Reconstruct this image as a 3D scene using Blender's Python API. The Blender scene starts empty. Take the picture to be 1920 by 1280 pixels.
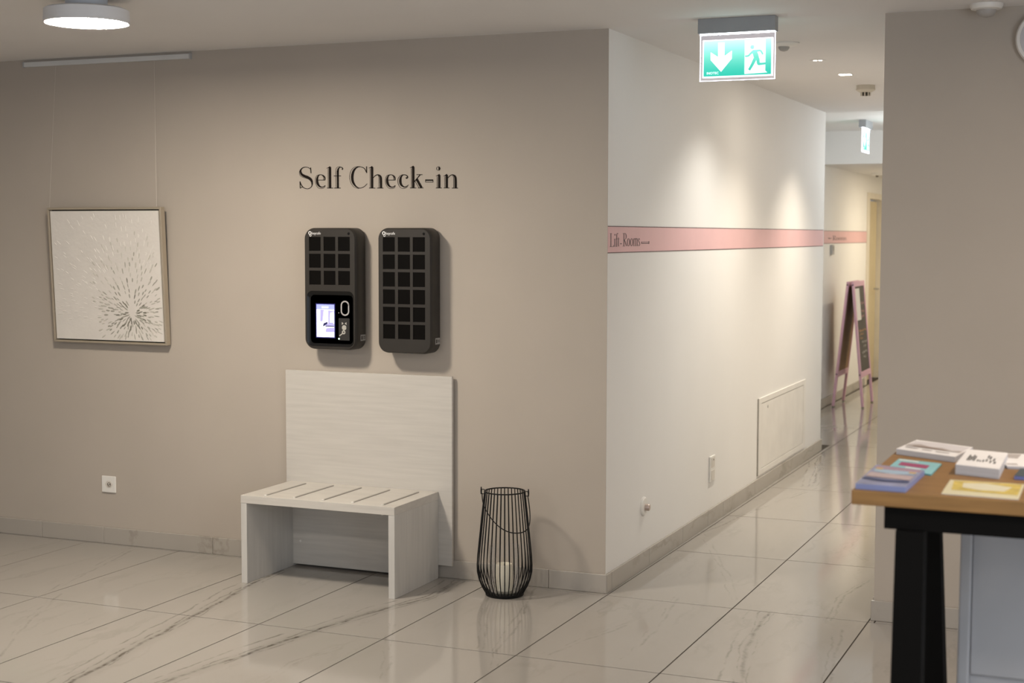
import bpy, bmesh, math, random
from mathutils import Vector, Matrix
from mathutils.geometry import tessellate_polygon

random.seed(7)
S = bpy.context.scene
COL = S.collection
PI = math.pi
H = 2.611                                   # ceiling height

# ------------------------------------------------------------------ camera
cam_data = bpy.data.cameras.new('camera')
cam = bpy.data.objects.new('camera', cam_data)
COL.objects.link(cam)
cam_data.sensor_width = 36.0
cam_data.lens = 2794.4 / 1920 * 36.0
yaw, pitch, roll = -0.3993, 0.0717, 0.002
fw = Vector((math.sin(yaw) * math.cos(pitch), math.cos(yaw) * math.cos(pitch), -math.sin(pitch)))
rt = Vector((math.cos(yaw), -math.sin(yaw), 0))
up = rt.cross(fw)
rt, up = rt * math.cos(roll) + up * math.sin(roll), up * math.cos(roll) - rt * math.sin(roll)
mw = Matrix((rt, up, -fw)).transposed().to_4x4()
mw.translation = (2.2699, -6.5065, 1.6739)
cam.matrix_world = mw
cam_data.dof.use_dof = True
cam_data.dof.focus_distance = 6.9
cam_data.dof.aperture_fstop = 3.5
S.camera = cam

# ------------------------------------------------------------------ colour management, world, lights
S.view_settings.view_transform = 'Standard'
S.view_settings.look = 'None'
S.view_settings.gamma = 1.0
S.view_settings.use_curve_mapping = False
S.view_settings.exposure = 0.0
W = bpy.data.worlds.new('world')
S.world = W
W.use_nodes = True
W.node_tree.nodes['Background'].inputs[0].default_value = (0.75, 0.85, 1.0, 1)
W.node_tree.nodes['Background'].inputs[1].default_value = 1.0

def light(name, kind, loc, energy, color, rot=(0, 0, 0), **kw):
    d = bpy.data.lights.new(name, kind)
    d.energy = energy
    d.color = color
    for k, v in kw.items():
        setattr(d, k, v)
    o = bpy.data.objects.new(name, d)
    COL.objects.link(o)
    o.location = loc
    o.rotation_euler = rot
    return o

WARM = (1.0, 0.88, 0.72)
NEUT = (1.0, 0.90, 0.79)
# daylight at the lobby windows behind the viewpoint
light('window_daylight', 'AREA', (-0.5, -8.72, 1.45), 18, (0.86, 0.93, 1.0), (PI / 2, 0, 0), shape='RECTANGLE', size=6.0, size_y=1.9)
light('window_daylight', 'AREA', (4.15, -4.6, 1.45), 62, (0.86, 0.93, 1.0), (PI / 2, 0, PI / 2), shape='RECTANGLE', size=3.4, size_y=1.9)
# unseen lobby ceiling lights added as fill; the rightmost brightens the right wall
for lx, ly, le in ((-1.63, -4.6, 26), (1.6, -4.6, 18), (1.6, -7.2, 22), (2.75, -1.9, 30)):
    light('lobby_fill_light', 'AREA', (lx, ly, 2.5), le, (1.0, .84, .68) if lx > 2 else NEUT, shape='DISK', size=0.33)

# ------------------------------------------------------------------ materials
MATS = {}
def mat(name, col, rough=0.5, metal=0.0, var=0.04, scale=6.0, bump=0.0, bscale=120.0, spec=0.5, emit=None, estr=0.0, stretch=None):
    """procedural principled material: base colour with soft noise variation and fine relief"""
    if name in MATS:
        return MATS[name]
    m = bpy.data.materials.new(name)
    m.use_nodes = True
    nt = m.node_tree
    b = nt.nodes['Principled BSDF']
    b.inputs['Roughness'].default_value = rough
    b.inputs['Metallic'].default_value = metal
    b.inputs['Specular IOR Level'].default_value = spec
    tc = nt.nodes.new('ShaderNodeTexCoord')
    n = nt.nodes.new('ShaderNodeTexNoise')
    n.inputs['Scale'].default_value = scale
    n.inputs['Detail'].default_value = 4
    src = tc.outputs['Object']
    if stretch:
        mp = nt.nodes.new('ShaderNodeMapping')
        mp.inputs['Scale'].default_value = stretch
        nt.links.new(src, mp.inputs['Vector'])
        src = mp.outputs['Vector']
    nt.links.new(src, n.inputs['Vector'])
    r = nt.nodes.new('ShaderNodeValToRGB')
    r.color_ramp.elements[0].position = 0.3
    r.color_ramp.elements[1].position = 0.7
    c0 = [max(0, c * (1 - var)) for c in col]
    c1 = [min(1, c * (1 + var)) for c in col]
    r.color_ramp.elements[0].color = (*c0, 1)
    r.color_ramp.elements[1].color = (*c1, 1)
    nt.links.new(n.outputs['Fac'], r.inputs['Fac'])
    nt.links.new(r.outputs['Color'], b.inputs['Base Color'])
    if bump:
        n2 = nt.nodes.new('ShaderNodeTexNoise')
        n2.inputs['Scale'].default_value = bscale
        nt.links.new(tc.outputs['Object'], n2.inputs['Vector'])
        bp = nt.nodes.new('ShaderNodeBump')
        bp.inputs['Strength'].default_value = bump
        bp.inputs['Distance'].default_value = 0.002
        nt.links.new(n2.outputs['Fac'], bp.inputs['Height'])
        nt.links.new(bp.outputs['Normal'], b.inputs['Normal'])
    if emit:
        b.inputs['Emission Color'].default_value = (*emit, 1)
        b.inputs['Emission Strength'].default_value = estr
    MATS[name] = m
    return m

def glass(name, col=(1, 1, 1), rough=0.02, alpha=0.18):
    if name in MATS:
        return MATS[name]
    m = bpy.data.materials.new(name)
    m.use_nodes = True
    nt = m.node_tree
    nt.nodes.clear()
    out = nt.nodes.new('ShaderNodeOutputMaterial')
    tr = nt.nodes.new('ShaderNodeBsdfTransparent')
    gl = nt.nodes.new('ShaderNodeBsdfGlossy')
    gl.inputs['Roughness'].default_value = rough
    gl.inputs['Color'].default_value = (*col, 1)
    lw = nt.nodes.new('ShaderNodeLayerWeight')
    lw.inputs['Blend'].default_value = alpha
    mx = nt.nodes.new('ShaderNodeMixShader')
    nt.links.new(lw.outputs['Facing'], mx.inputs[0])
    nt.links.new(tr.outputs[0], mx.inputs[1])
    nt.links.new(gl.outputs[0], mx.inputs[2])
    nt.links.new(mx.outputs[0], out.inputs[0])
    MATS[name] = m
    return m

def marble(name, base, vein, rough, faint, veins=()):
    m = bpy.data.materials.new(name)
    m.use_nodes = True
    nt = m.node_tree
    N = nt.nodes
    L = nt.links
    b = N['Principled BSDF']
    b.inputs['Roughness'].default_value = rough
    geo = N.new('ShaderNodeNewGeometry')
    def vm(op, a, c=None):
        n = N.new('ShaderNodeVectorMath'); n.operation = op
        for i, v in enumerate((a, c)):
            if v is None: continue
            if isinstance(v, (tuple, list)): n.inputs[i].default_value = v
            else: L.new(v, n.inputs[i])
        return n
    def ma(op, a, c=None, clamp=False):
        n = N.new('ShaderNodeMath'); n.operation = op; n.use_clamp = clamp
        for i, v in enumerate((a, c)):
            if v is None: continue
            if isinstance(v, (int, float)): n.inputs[i].default_value = v
            else: L.new(v, n.inputs[i])
        return n.outputs[0]
    def noise(vec, sc, det=3, rgh=.5):
        n = N.new('ShaderNodeTexNoise'); n.inputs['Scale'].default_value = sc
        n.inputs['Detail'].default_value = det; n.inputs['Roughness'].default_value = rgh
        L.new(vec, n.inputs['Vector']); return n
    P = geo.outputs['Position']
    w1 = vm('SUBTRACT', noise(P, 4.0, 5, .65).outputs['Color'], (.5, .5, .5))
    w1s = N.new('ShaderNodeVectorMath'); w1s.operation = 'SCALE'; L.new(w1.outputs[0], w1s.inputs[0]); w1s.inputs['Scale'].default_value = .14
    Pd = vm('ADD', P, w1s.outputs[0]).outputs[0]
    # soft diagonal clouds and faint thin veins
    mp = N.new('ShaderNodeMapping'); mp.inputs['Rotation'].default_value = (0, 0, .22); mp.inputs['Scale'].default_value = (3.2, .55, 2.0)
    L.new(Pd, mp.inputs['Vector'])
    nf = noise(mp.outputs[0], 1.3, 6, .55).outputs['Fac']
    rid = ma('ABSOLUTE', ma('SUBTRACT', nf, .5))
    thin = ma('SUBTRACT', 1.0, ma('MULTIPLY', rid, 34.0), True)
    breakup = ma('MULTIPLY', ma('SUBTRACT', noise(P, 1.7, 2).outputs['Fac'], .45), 3.5, True)
    thin = ma('MULTIPLY', ma('MULTIPLY', thin, breakup), faint)
    cloud = ma('MULTIPLY', ma('SUBTRACT', noise(mp.outputs[0], .8, 3).outputs['Fac'], .45), .5, True)
    total = ma('ADD', thin, ma('MULTIPLY', cloud, .35))
    # named veins: polylines on the floor, in metres, each a bundle of thin strands
    def warp(sc_, amp, off, side=0.0):
        q = vm('ADD', P, (off, off * .7, 0)).outputs[0]
        n = vm('SUBTRACT', noise(q, sc_, 8, .62).outputs['Color'], (.5, .5, .5)).outputs[0]
        k = N.new('ShaderNodeVectorMath'); k.operation = 'SCALE'; L.new(n, k.inputs[0]); k.inputs['Scale'].default_value = amp
        return vm('ADD', vm('ADD', P, (side, 0, 0)).outputs[0], k.outputs[0]).outputs[0]
    if veins:
        warps = [warp(3.0, .08, 0.0), warp(2.2, .10, 5.3, .075), warp(3.6, .08, 11.9, .026), warp(2.6, .08, 21.1, -.024)]
        grain = ma('MULTIPLY', ma('SUBTRACT', noise(P, 22.0, 4, .6).outputs['Fac'], .30), 2.6, True)
        patch = ma('MULTIPLY', ma('SUBTRACT', noise(P, 5.0, 3, .6).outputs['Fac'], .22), 3.0, True)
    for pts, width, stren in veins:
        main = stren > .7
        acc = None
        for wi, (wp, lw, ls) in enumerate(((warps[0], .0085, 1.25), (warps[1], .005, .7), (warps[2], .0045, .85), (warps[3], .004, .7)) if main else ((warps[0], .006, 1.0), (warps[2], .004, .6))):
            dmin = None
            for (ax, ay), (bx, by) in zip(pts[:-1], pts[1:]):
                ba = Vector((bx - ax, by - ay, 0)); ll = ba.length_squared
                pa = vm('SUBTRACT', wp, (ax, ay, 0)).outputs[0]
                t = ma('DIVIDE', vm('DOT_PRODUCT', pa, tuple(ba)).outputs['Value'], ll, True)
                sc = N.new('ShaderNodeVectorMath'); sc.operation = 'SCALE'; sc.inputs[0].default_value = tuple(ba); L.new(t, sc.inputs['Scale'])
                d = vm('LENGTH', vm('SUBTRACT', pa, sc.outputs[0]).outputs[0]).outputs['Value']
                dmin = d if dmin is None else ma('MINIMUM', dmin, d)
            ln = ma('MULTIPLY', ma('SUBTRACT', 1.0, ma('DIVIDE', dmin, lw * 1.6), True), ls)
            ln = ma('MULTIPLY', ln, grain if wi == 0 else patch)
            if wi == 0 and main:
                ln = ma('ADD', ln, ma('MULTIPLY', ma('SUBTRACT', 1.0, ma('DIVIDE', dmin, width * .8), True), .16))
            acc = ln if acc is None else ma('MAXIMUM', acc, ln)
        total = ma('MAXIMUM', total, ma('MULTIPLY', acc, stren))
    total = ma('MULTIPLY', total, 1.0, True)
    mx = N.new('ShaderNodeMixRGB')
    L.new(total, mx.inputs[0])
    mx.inputs[1].default_value = (*base, 1)
    mx.inputs[2].default_value = (*vein, 1)
    L.new(mx.outputs[0], b.inputs['Base Color'])
    return m

VEINS = [
    ([(-1.30, -2.5), (-1.37, -2.12), (-1.44, -1.72), (-1.53, -1.09), (-1.59, -.69), (-1.64, -.18)], .085, .95),
    ([(-1.10, -2.4), (-1.05, -1.98), (-.98, -1.5), (-.87, -.96), (-.81, -.68), (-.71, -.4), (-.73, -.04)], .075, .95),
    ([(.78, -.05), (.84, -.64), (.93, -1.13)], .07, .75),
    ([(1.1, .75), (1.04, .4), (1.07, -.07)], .05, .6),
    ([(-.34, -.05), (-.19, -.56), (-.08, -1.07), (.02, -1.31)], .04, .55),
    ([(-3.15, -.5), (-3.12, -.3), (-3.11, -.05)], .06, .55),
    ([(-2.64, -.05), (-2.44, -.8), (-2.37, -1.08)], .035, .45),
    ([(.33, 3.3), (.12, 2.18), (.03, 1.48)], .04, .7),
    ([(.04, 4.95), (.18, 4.09), (.29, 3.33)], .05, .8),
    ([(.29, -.44), (.23, -.67), (.13, -1.06)], .03, .4),
    ([(-.7, -1.83), (-.73, -1.54), (-.67, -1.3)], .03, .35),
    ([(-.47, -.3), (-.22, -.89), (-.14, -1.09)], .03, .45),
    ([(.34, .05), (.4, -.34), (.45, -.99)], .025, .35),
    ([(-2.35, -.97), (-2.14, -1.43), (-1.86, -1.94)], .03, .35),
    ([(-.65, -.89), (-.38, -1.46), (-.29, -1.65)], .025, .35),
    ([(.87, 1.74), (.88, 1.44), (1.01, 1.2)], .03, .45),
    ([(.05, 1.54), (.45, .57), (.6, .11)], .025, .35),
    ([(1.14, -.21), (1.21, -.78), (1.24, -.99)], .025, .35),
]
TILE_MATS = {}
def tile_material(x0, x1, y0, y1):
    """polished marble carrying only the veins that cross this tile"""
    mine = []
    for vi, (pts, width, stren) in enumerate(VEINS):
        segs = [k for k in range(len(pts) - 1) if max(pts[k][0], pts[k + 1][0]) > x0 - .12 and min(pts[k][0], pts[k + 1][0]) < x1 + .12 and max(pts[k][1], pts[k + 1][1]) > y0 - .12 and min(pts[k][1], pts[k + 1][1]) < y1 + .12]
        if segs:
            mine.append((vi, segs[0], segs[-1] + 2))
    key = tuple(mine)
    if key not in TILE_MATS:
        vs = [(VEINS[vi][0][a:b_], VEINS[vi][1], VEINS[vi][2]) for vi, a, b_ in mine]
        TILE_MATS[key] = marble('polished_marble_tile', (.365, .342, .312), (.07, .058, .042), .075, .16, vs)
    return TILE_MATS[key]
M_base = marble('marble_baseboard', (.40, .368, .327), (.22, .19, .155), .22, .8)
M_grout = mat('grout', (.07, .06, .05), .9, spec=.1)
M_grey = mat('taupe_wall_paint', (.45, .399, .343), .75, var=.02, scale=2.5, bump=.12, bscale=260)
M_white = mat('white_wall_paint', (.80, .785, .76), .7, var=.012, scale=2, bump=.1, bscale=260)
M_ceil = mat('ceiling_paint', (.745, .73, .72), .8, var=.012, scale=2)
M_dark = mat('charcoal_plastic', (.027, .0235, .020), .5, spec=.4, var=.06)
M_door = mat('black_locker_door', (.0035, .003, .0026), .6, spec=.06)
M_black = mat('black_gloss', (.006, .006, .006), .2)
M_vinyl = mat('dark_brown_vinyl', (.012, .008, .006), .7, spec=.12)
M_wprint = mat('white_print', (.8, .8, .8), .6)
M_wood = mat('white_ash_laminate', (.56, .535, .495), .42, var=.055, scale=3.0, stretch=(1.2, 6, 22))
M_woodv = mat('white_ash_laminate_upright', (.56, .545, .515), .42, var=.05, scale=3.0, stretch=(14, 14, 1.0))
M_alu = mat('brushed_aluminium', (.40, .38, .35), .5, .3)
M_wire = mat('black_wire', (.004, .004, .004), .5, spec=.25)
M_wp = mat('white_plastic', (.78, .76, .72), .35)
M_greyp = mat('grey_metal_housing', (.32, .335, .35), .45, .1)
M_pink = mat('pink_band', (.72, .45, .45), .6, var=.02)
M_pinkl = mat('stripe_border', (.13, .07, .07), .6)

# ------------------------------------------------------------------ mesh helpers (coordinates in metres, world frame)
class B:
    def __init__(self):
        self.v = []; self.f = []; self.mi = []
        self.m = 0
    def add(self, vs, fs):
        o = len(self.v)
        self.v += [tuple(p) for p in vs]
        self.f += [tuple(i + o for i in f) for f in fs]
        self.mi += [self.m] * len(fs)
        return self
    def box(self, x0, x1, y0, y1, z0, z1):
        return self.add([(x0, y0, z0), (x1, y0, z0), (x1, y1, z0), (x0, y1, z0), (x0, y0, z1), (x1, y0, z1), (x1, y1, z1), (x0, y1, z1)],
                        [(3, 2, 1, 0), (4, 5, 6, 7), (0, 1, 5, 4), (1, 2, 6, 5), (2, 3, 7, 6), (3, 0, 4, 7)])
    def hexa(self, bottom, top):
        """eight-corner solid from a bottom and a top quad"""
        return self.add(list(bottom) + list(top), [(3, 2, 1, 0), (4, 5, 6, 7), (0, 1, 5, 4), (1, 2, 6, 5), (2, 3, 7, 6), (3, 0, 4, 7)])
    def prism(self, poly, a0, a1, axis='z'):
        n = len(poly)
        def P(u, v, a):
            return (u, v, a) if axis == 'z' else ((u, a, v) if axis == 'y' else (a, u, v))
        vs = [P(u, v, a0) for u, v in poly] + [P(u, v, a1) for u, v in poly]
        tri = tessellate_polygon([[Vector((u, v, 0)) for u, v in poly]])
        fs = [tuple(t) for t in tri] + [tuple(i + n for i in t[::-1]) for t in tri]
        fs += [(i, (i + 1) % n, (i + 1) % n + n, i + n) for i in range(n)]
        return self.add(vs, fs)
    def loft(self, rings, cap0=True, cap1=True):
        n = len(rings[0])
        vs = [p for r in rings for p in r]
        fs = []
        for k in range(len(rings) - 1):
            for i in range(n):
                j = (i + 1) % n
                fs.append((k * n + i, k * n + j, (k + 1) * n + j, (k + 1) * n + i))
        if cap0: fs.append(tuple(range(n))[::-1])
        if cap1: fs.append(tuple((len(rings) - 1) * n + i for i in range(n)))
        return self.add(vs, fs)
    def lathe(self, prof, c, n=32, cap0=True, cap1=True):
        rings = [[(c[0] + r * math.cos(2 * PI * i / n), c[1] + r * math.sin(2 * PI * i / n), c[2] + z) for i in range(n)] for r, z in prof]
        return self.loft(rings, cap0, cap1)
    def tube(self, path, r, n=8, closed=False):
        path = [Vector(p) for p in path]
        m = len(path)
        rings = []
        prev = None
        for i, p in enumerate(path):
            a = path[(i - 1) % m] if (closed or i > 0) else p
            c = path[(i + 1) % m] if (closed or i < m - 1) else p
            t = (c - a).normalized()
            if prev is None:
                ref = Vector((0, 0, 1)) if abs(t.z) < .9 else Vector((1, 0, 0))
                u = t.cross(ref).normalized()
            else:
                u = (prev - t * prev.dot(t)).normalized()
            prev = u
            w = t.cross(u)
            rr = r[i] if isinstance(r, (list, tuple)) else r
            rings.append([tuple(p + (u * math.cos(2 * PI * k / n) + w * math.sin(2 * PI * k / n)) * rr) for k in range(n)])
        if closed:
            rings.append(rings[0])
            return self.loft(rings, False, False)
        return self.loft(rings)
    def build(self, name, material, parent=None, smooth=False, bevel=0.0, segs=2):
        me = bpy.data.meshes.new(name)
        off = origin(parent)
        me.from_pydata([(p[0] - off.x, p[1] - off.y, p[2] - off.z) for p in self.v], [], self.f)
        ms = material if isinstance(material, (list, tuple)) else [material]
        for m in ms:
            me.materials.append(m)
        me.polygons.foreach_set('material_index', self.mi)
        bm = bmesh.new(); bm.from_mesh(me)
        bmesh.ops.recalc_face_normals(bm, faces=bm.faces)
        if bevel:
            bmesh.ops.bevel(bm, geom=bm.edges[:], offset=bevel, segments=segs, affect='EDGES', profile=.5, clamp_overlap=True)
        if smooth:
            for f in bm.faces: f.smooth = True
            for e in bm.edges:
                if len(e.link_faces) == 2 and e.calc_face_angle(0) > .7: e.smooth = False
        bm.to_mesh(me); bm.free()
        o = bpy.data.objects.new(name, me)
        COL.objects.link(o)
        if parent: o.parent = parent
        return o

def origin(o):
    v = Vector((0, 0, 0))
    while o is not None:
        v = v + o.location
        o = o.parent
    return v

def tag(o, label=None, cat=None, group=None, kind=None):
    if label: o['label'] = label
    if cat: o['category'] = cat
    if group: o['group'] = group
    if kind: o['kind'] = kind
    return o

def thing(name, loc, label, cat, group=None):
    o = bpy.data.objects.new(name, None)
    o.empty_display_size = .05
    COL.objects.link(o)
    o.location = loc
    return tag(o, label, cat, group)

def struct(name, b, m, **kw):
    return tag(b.build(name, m, **kw), kind='structure')

def rrect(x0, x1, z0, z1, r, n=8):
    pts = []
    for cx, cz, a0 in ((x1 - r, z1 - r, 0), (x0 + r, z1 - r, PI / 2), (x0 + r, z0 + r, PI), (x1 - r, z0 + r, 1.5 * PI)):
        for i in range(n + 1):
            a = a0 + PI / 2 * i / n
            pts.append((cx + r * math.cos(a), cz + r * math.sin(a)))
    return pts

def plate_holes(b, outer, holes, f0, f1, P):
    """flat plate with holes: outer and holes are 2-D loops, P(u, v, d) places them, d from f0 (front) to f1 (back)"""
    loops = [outer] + holes
    flat = [p for l in loops for p in l]
    tri = tessellate_polygon([[Vector((u, v, 0)) for u, v in l] for l in loops])
    n = len(flat)
    vs = [P(u, v, f0) for u, v in flat] + [P(u, v, f1) for u, v in flat]
    fs = [tuple(t) for t in tri]
    o = 0
    for l in loops:
        k = len(l)
        fs += [(o + i, o + (i + 1) % k, n + o + (i + 1) % k, n + o + i) for i in range(k)]
        o += k
    b.add(vs, fs)

def spline(pts, k=6):
    """Catmull-Rom through (u, v, width) points"""
    out = []
    n = len(pts)
    for i in range(n - 1):
        p0 = pts[max(i - 1, 0)]; p1 = pts[i]; p2 = pts[i + 1]; p3 = pts[min(i + 2, n - 1)]
        for j in range(k):
            t = j / k
            out.append(tuple(.5 * ((2 * b_) + (-a + c) * t + (2 * a - 5 * b_ + 4 * c - d) * t * t + (-a + 3 * b_ - 3 * c + d) * t ** 3)
                             for a, b_, c, d in zip(p0, p1, p2, p3)))
    out.append(tuple(pts[-1]))
    return out

def ribbon(b, pts, P, d0=0.0, d1=1.0):
    """stroke of varying width as a thin solid; P(u, v, d) places it in the world"""
    vs = []
    n = len(pts)
    for d in (d0, d1):
        for i, (u, v, w) in enumerate(pts):
            a = pts[max(i - 1, 0)]; c = pts[min(i + 1, n - 1)]
            tx, ty = c[0] - a[0], c[1] - a[1]
            l = math.hypot(tx, ty) or 1
            nx, ny = -ty / l * w / 2, tx / l * w / 2
            vs.append(P(u + nx, v + ny, d)); vs.append(P(u - nx, v - ny, d))
    fs = []
    o = 2 * n
    for i in range(n - 1):
        a = 2 * i
        fs += [(a, a + 1, a + 3, a + 2), (o + a, o + a + 2, o + a + 3, o + a + 1), (a, a + 2, o + a + 2, o + a), (a + 1, o + a + 1, o + a + 3, a + 3)]
    fs += [(0, o, o + 1, 1), (2 * n - 2, 2 * n - 1, o + 2 * n - 1, o + 2 * n - 2)]
    b.add(vs, fs)

def line(u0, v0, u1, v1, w):
    return [(u0, v0, w), (u1, v1, w)]

def text_mesh(name, body, size, m, parent, origin_pt, ux, uz, depth=.0006, align='LEFT', sx=1.0):
    """flat lettering from the built-in sans font; ux and uz are the writing and the up direction"""
    cu = bpy.data.curves.new(name, 'FONT')
    cu.body = body; cu.size = size; cu.extrude = depth; cu.align_x = align; cu.resolution_u = 3
    tmp = bpy.data.objects.new('tmp_text', cu)
    COL.objects.link(tmp)
    bpy.context.view_layer.update()
    me = bpy.data.meshes.new_from_object(tmp.evaluated_get(bpy.context.evaluated_depsgraph_get()))
    bpy.data.objects.remove(tmp); bpy.data.curves.remove(cu)
    ux = Vector(ux); uz = Vector(uz); un = ux.cross(uz)
    off = origin(parent)
    for v in me.vertices:
        c = v.co.copy()
        v.co = Vector(origin_pt) + ux * c.x * sx + uz * c.y + un * c.z - off
    me.materials.clear(); me.materials.append(m)
    me.name = name
    o = bpy.data.objects.new(name, me)
    COL.objects.link(o)
    o.parent = parent
    return o

# ------------------------------------------------------------------ the room
X0, X1, Y0 = -5.2, 4.2, -8.8             # lobby
XR = 1.238                               # right side of the corridor
YE = 5.06                                # end of the first corridor wall
XN = -0.55                               # second corridor wall, set back to the left
YB, ZB = 7.6, 2.335                      # beam across the corridor and the lower ceiling behind it
YF = 13.2                                # far end
floor = struct('floor', B().box(X0 - .2, X1 + .2, Y0 - .2, YF + .2, -.2, -.0015), M_grout)
# floor tiles, one object each
TW, TD, GX, GY, GA = .6, 1.0836, .6213, -.0425, -.0046
tile_cache = {}
ca, sa = math.cos(GA), math.sin(GA)
def add_tile(u0, u1, v0, v1):
    g = .003
    key = (round(u1 - u0, 4), round(v1 - v0, 4))
    if key not in tile_cache:
        hx, hy = (u1 - u0) / 2 - g, (v1 - v0) / 2 - g
        o = B().box(-hx, hx, -hy, hy, -.012, 0).build('floor_tile', M_grout, floor)
        tile_cache[key] = o.data
    else:
        o = bpy.data.objects.new('floor_tile', tile_cache[key])
        COL.objects.link(o); o.parent = floor
    cu, cv = (u0 + u1) / 2, (v0 + v1) / 2
    o.location = (GX + cu * ca - cv * sa, GY + cu * sa + cv * ca, 0)
    o.rotation_euler = (0, 0, GA)
    o.material_slots[0].link = 'OBJECT'
    o.material_slots[0].material = tile_material(GX + u0, GX + u1, GY + v0, GY + v1)
for i in range(-10, 7):
    for j in range(-9, 13):
        u0, u1, v0, v1 = i * TW, (i + 1) * TW, j * TD, (j + 1) * TD
        if j < 0:
            x0l, x1l = X0, X1
        elif j == 0:                         # the row that runs into the wall plane
            a0, a1 = max(u0, X0 - GX), min(u1, -.002 - GX)
            if a1 - a0 > .02: add_tile(a0, a1, v0, -GY + .01)
            a0, a1 = max(u0, XR - GX + .01), min(u1, X1 - GX)
            if a1 - a0 > .02: add_tile(a0, a1, v0, -GY + .01)
            x0l, x1l = -.008, XR + .01
        elif v0 + GY > YE - .4:
            x0l, x1l = XN - .02, XR + .01
        else:
            x0l, x1l = -.01, XR + .01
        u0, u1 = max(u0, x0l - GX), min(u1, x1l - GX)
        v0, v1 = max(v0, Y0 - GY), min(v1, YF - GY)
        if u1 - u0 > .02 and v1 - v0 > .02:
            add_tile(u0, u1, v0, v1)

struct('ceiling', B().box(X0 - .2, X1 + .2, Y0 - .2, YE, H, H + .2), M_ceil)
struct('ceiling_passage', B().box(XN - .2, XR + .2, YE, YB + .2, H + .03, H + .2), M_white)
struct('ceiling_lowered', B().box(XN - .2, XR + .2, YB, YF + .2, ZB, H + .03), M_white)
struct('wall_left', B().prism([(X0 - .2, 0), (0, 0), (0, .003), (-.2, .003), (-.2, .2), (X0 - .2, .2)], 0, H), M_grey)
struct('wall_right', B().prism([(XR, 0), (X1 + .2, 0), (X1 + .2, .2), (XR + .2, .2), (XR + .2, .003), (XR, .003)], 0, H), M_grey)
struct('wall_corridor_left', B().prism([(-.2, .003), (0, .003), (0, YE), (-.2, YE)], 0, H), M_white)
struct('wall_niche', B().prism([(XN - .2, YE - .2), (-.2, YE - .2), (-.2, YE), (XN, YE), (XN, 10.33), (XN - .2, 10.33)], 0, H + .03), M_white)
struct('wall_niche_far', B().box(XN - .2, XN, 11.33, YF, 0, ZB), M_white)
struct('wall_over_door', B().box(XN - .2, XN, 10.33, 11.33, 2.14, ZB), M_white)
struct('wall_corridor_right', B().box(XR, XR + .2, .003, YF, 0, H + .03), M_white)
struct('wall_far', B().box(XN - .2, XR + .2, YF, YF + .2, 0, ZB), M_white)
struct('wall_lobby_left', B().box(X0 - .2, X0, Y0, 0, 0, H), M_grey)
wb = B()
plate_holes(wb, [(Y0, 0), (0, 0), (0, H), (Y0, H)], [[(-6.35, .45), (-6.35, 2.42), (-2.85, 2.42), (-2.85, .45)]], X1, X1 + .2, lambda u, v, d: (d, u, v))
struct('wall_lobby_right', wb, M_grey)
struct('window_2', B().box(X1 + .06, X1 + .12, -6.35, -6.28, .45, 2.42).box(X1 + .06, X1 + .12, -2.92, -2.85, .45, 2.42).box(X1 + .06, X1 + .12, -6.35, -2.85, .45, .52).box(X1 + .06, X1 + .12, -6.35, -2.85, 2.35, 2.42).box(X1 + .06, X1 + .12, -4.63, -4.57, .45, 2.42), M_wp)
wb = B()
plate_holes(wb, [(X0 - .2, 0), (X1 + .2, 0), (X1 + .2, H), (X0 - .2, H)], [[(-3.6, .45), (-3.6, 2.42), (2.6, 2.42), (2.6, .45)]], Y0, Y0 - .2, lambda u, v, d: (u, d, v))
struct('wall_lobby_back', wb, M_grey)
win = struct('window_1', B().box(-3.6, -3.53, Y0 - .12, Y0 - .06, .45, 2.42).box(2.53, 2.6, Y0 - .12, Y0 - .06, .45, 2.42).box(-3.6, 2.6, Y0 - .12, Y0 - .06, .45, .52).box(-3.6, 2.6, Y0 - .12, Y0 - .06, 2.35, 2.42).box(-.53, -.47, Y0 - .12, Y0 - .06, .45, 2.42), M_wp)
# door in the second corridor wall
M_doory = mat('pale_yellow_door', (.60, .50, .31), .45, var=.03)
door = struct('door_1', B().box(XN - .10, XN - .055, 10.43, 11.27, .01, 2.06), M_doory)
B().box(XN - .1, XN + .012, 10.27, 10.41, 0, 2.145).box(XN - .1, XN + .012, 11.29, 11.40, 0, 2.145).box(XN - .1, XN + .012, 10.41, 11.29, 2.08, 2.145).build('door_frame', mat('door_frame_paint', (.72, .66, .55), .5), door)
B().tube([(XN - .055, 11.18, 1.05), (XN + .0, 11.18, 1.05), (XN + .0, 11.06, 1.05)], .01).build('door_handle', M_alu, door)

# baseboards, one marble piece each
def baseboard(name, pieces, axis, face, out):
    base = None
    lo, hi = min(p[0] for p in pieces), max(p[1] for p in pieces)
    f0, f1 = face, face + out * .006
    b = B()
    a, c = sorted((f0, f1))
    if axis == 'x': b.box(lo, hi, a, c, 0, .085)
    else: b.box(a, c, lo, hi, 0, .085)
    base = struct(name, b, M_grout)
    for p0, p1 in pieces:
        b = B()
        a, c = sorted((face + out * .001, face + out * .013))
        if axis == 'x': b.box(p0 + .001, p1 - .001, a, c, 0, .09)
        else: b.box(a, c, p0 + .001, p1 - .001, 0, .09)
        b.build('baseboard_piece', M_base, base, bevel=.003)
    return base
baseboard('baseboard_left', [(-5.2, -4.5), (-4.5, -3.9), (-3.9, -3.29), (-3.29, -2.87), (-2.87, -2.17), (-2.17, -1.5), (-1.5, -.9), (-.9, -.28), (-.28, .012)], 'x', 0, -1)
baseboard('baseboard_corridor', [(-.012, .06), (.06, .64), (.64, 1.24), (1.24, 1.75), (1.75, 2.09), (2.09, 2.88), (2.88, 3.55), (3.55, 4.26), (4.26, YE)], 'y', 0, 1)
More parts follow.
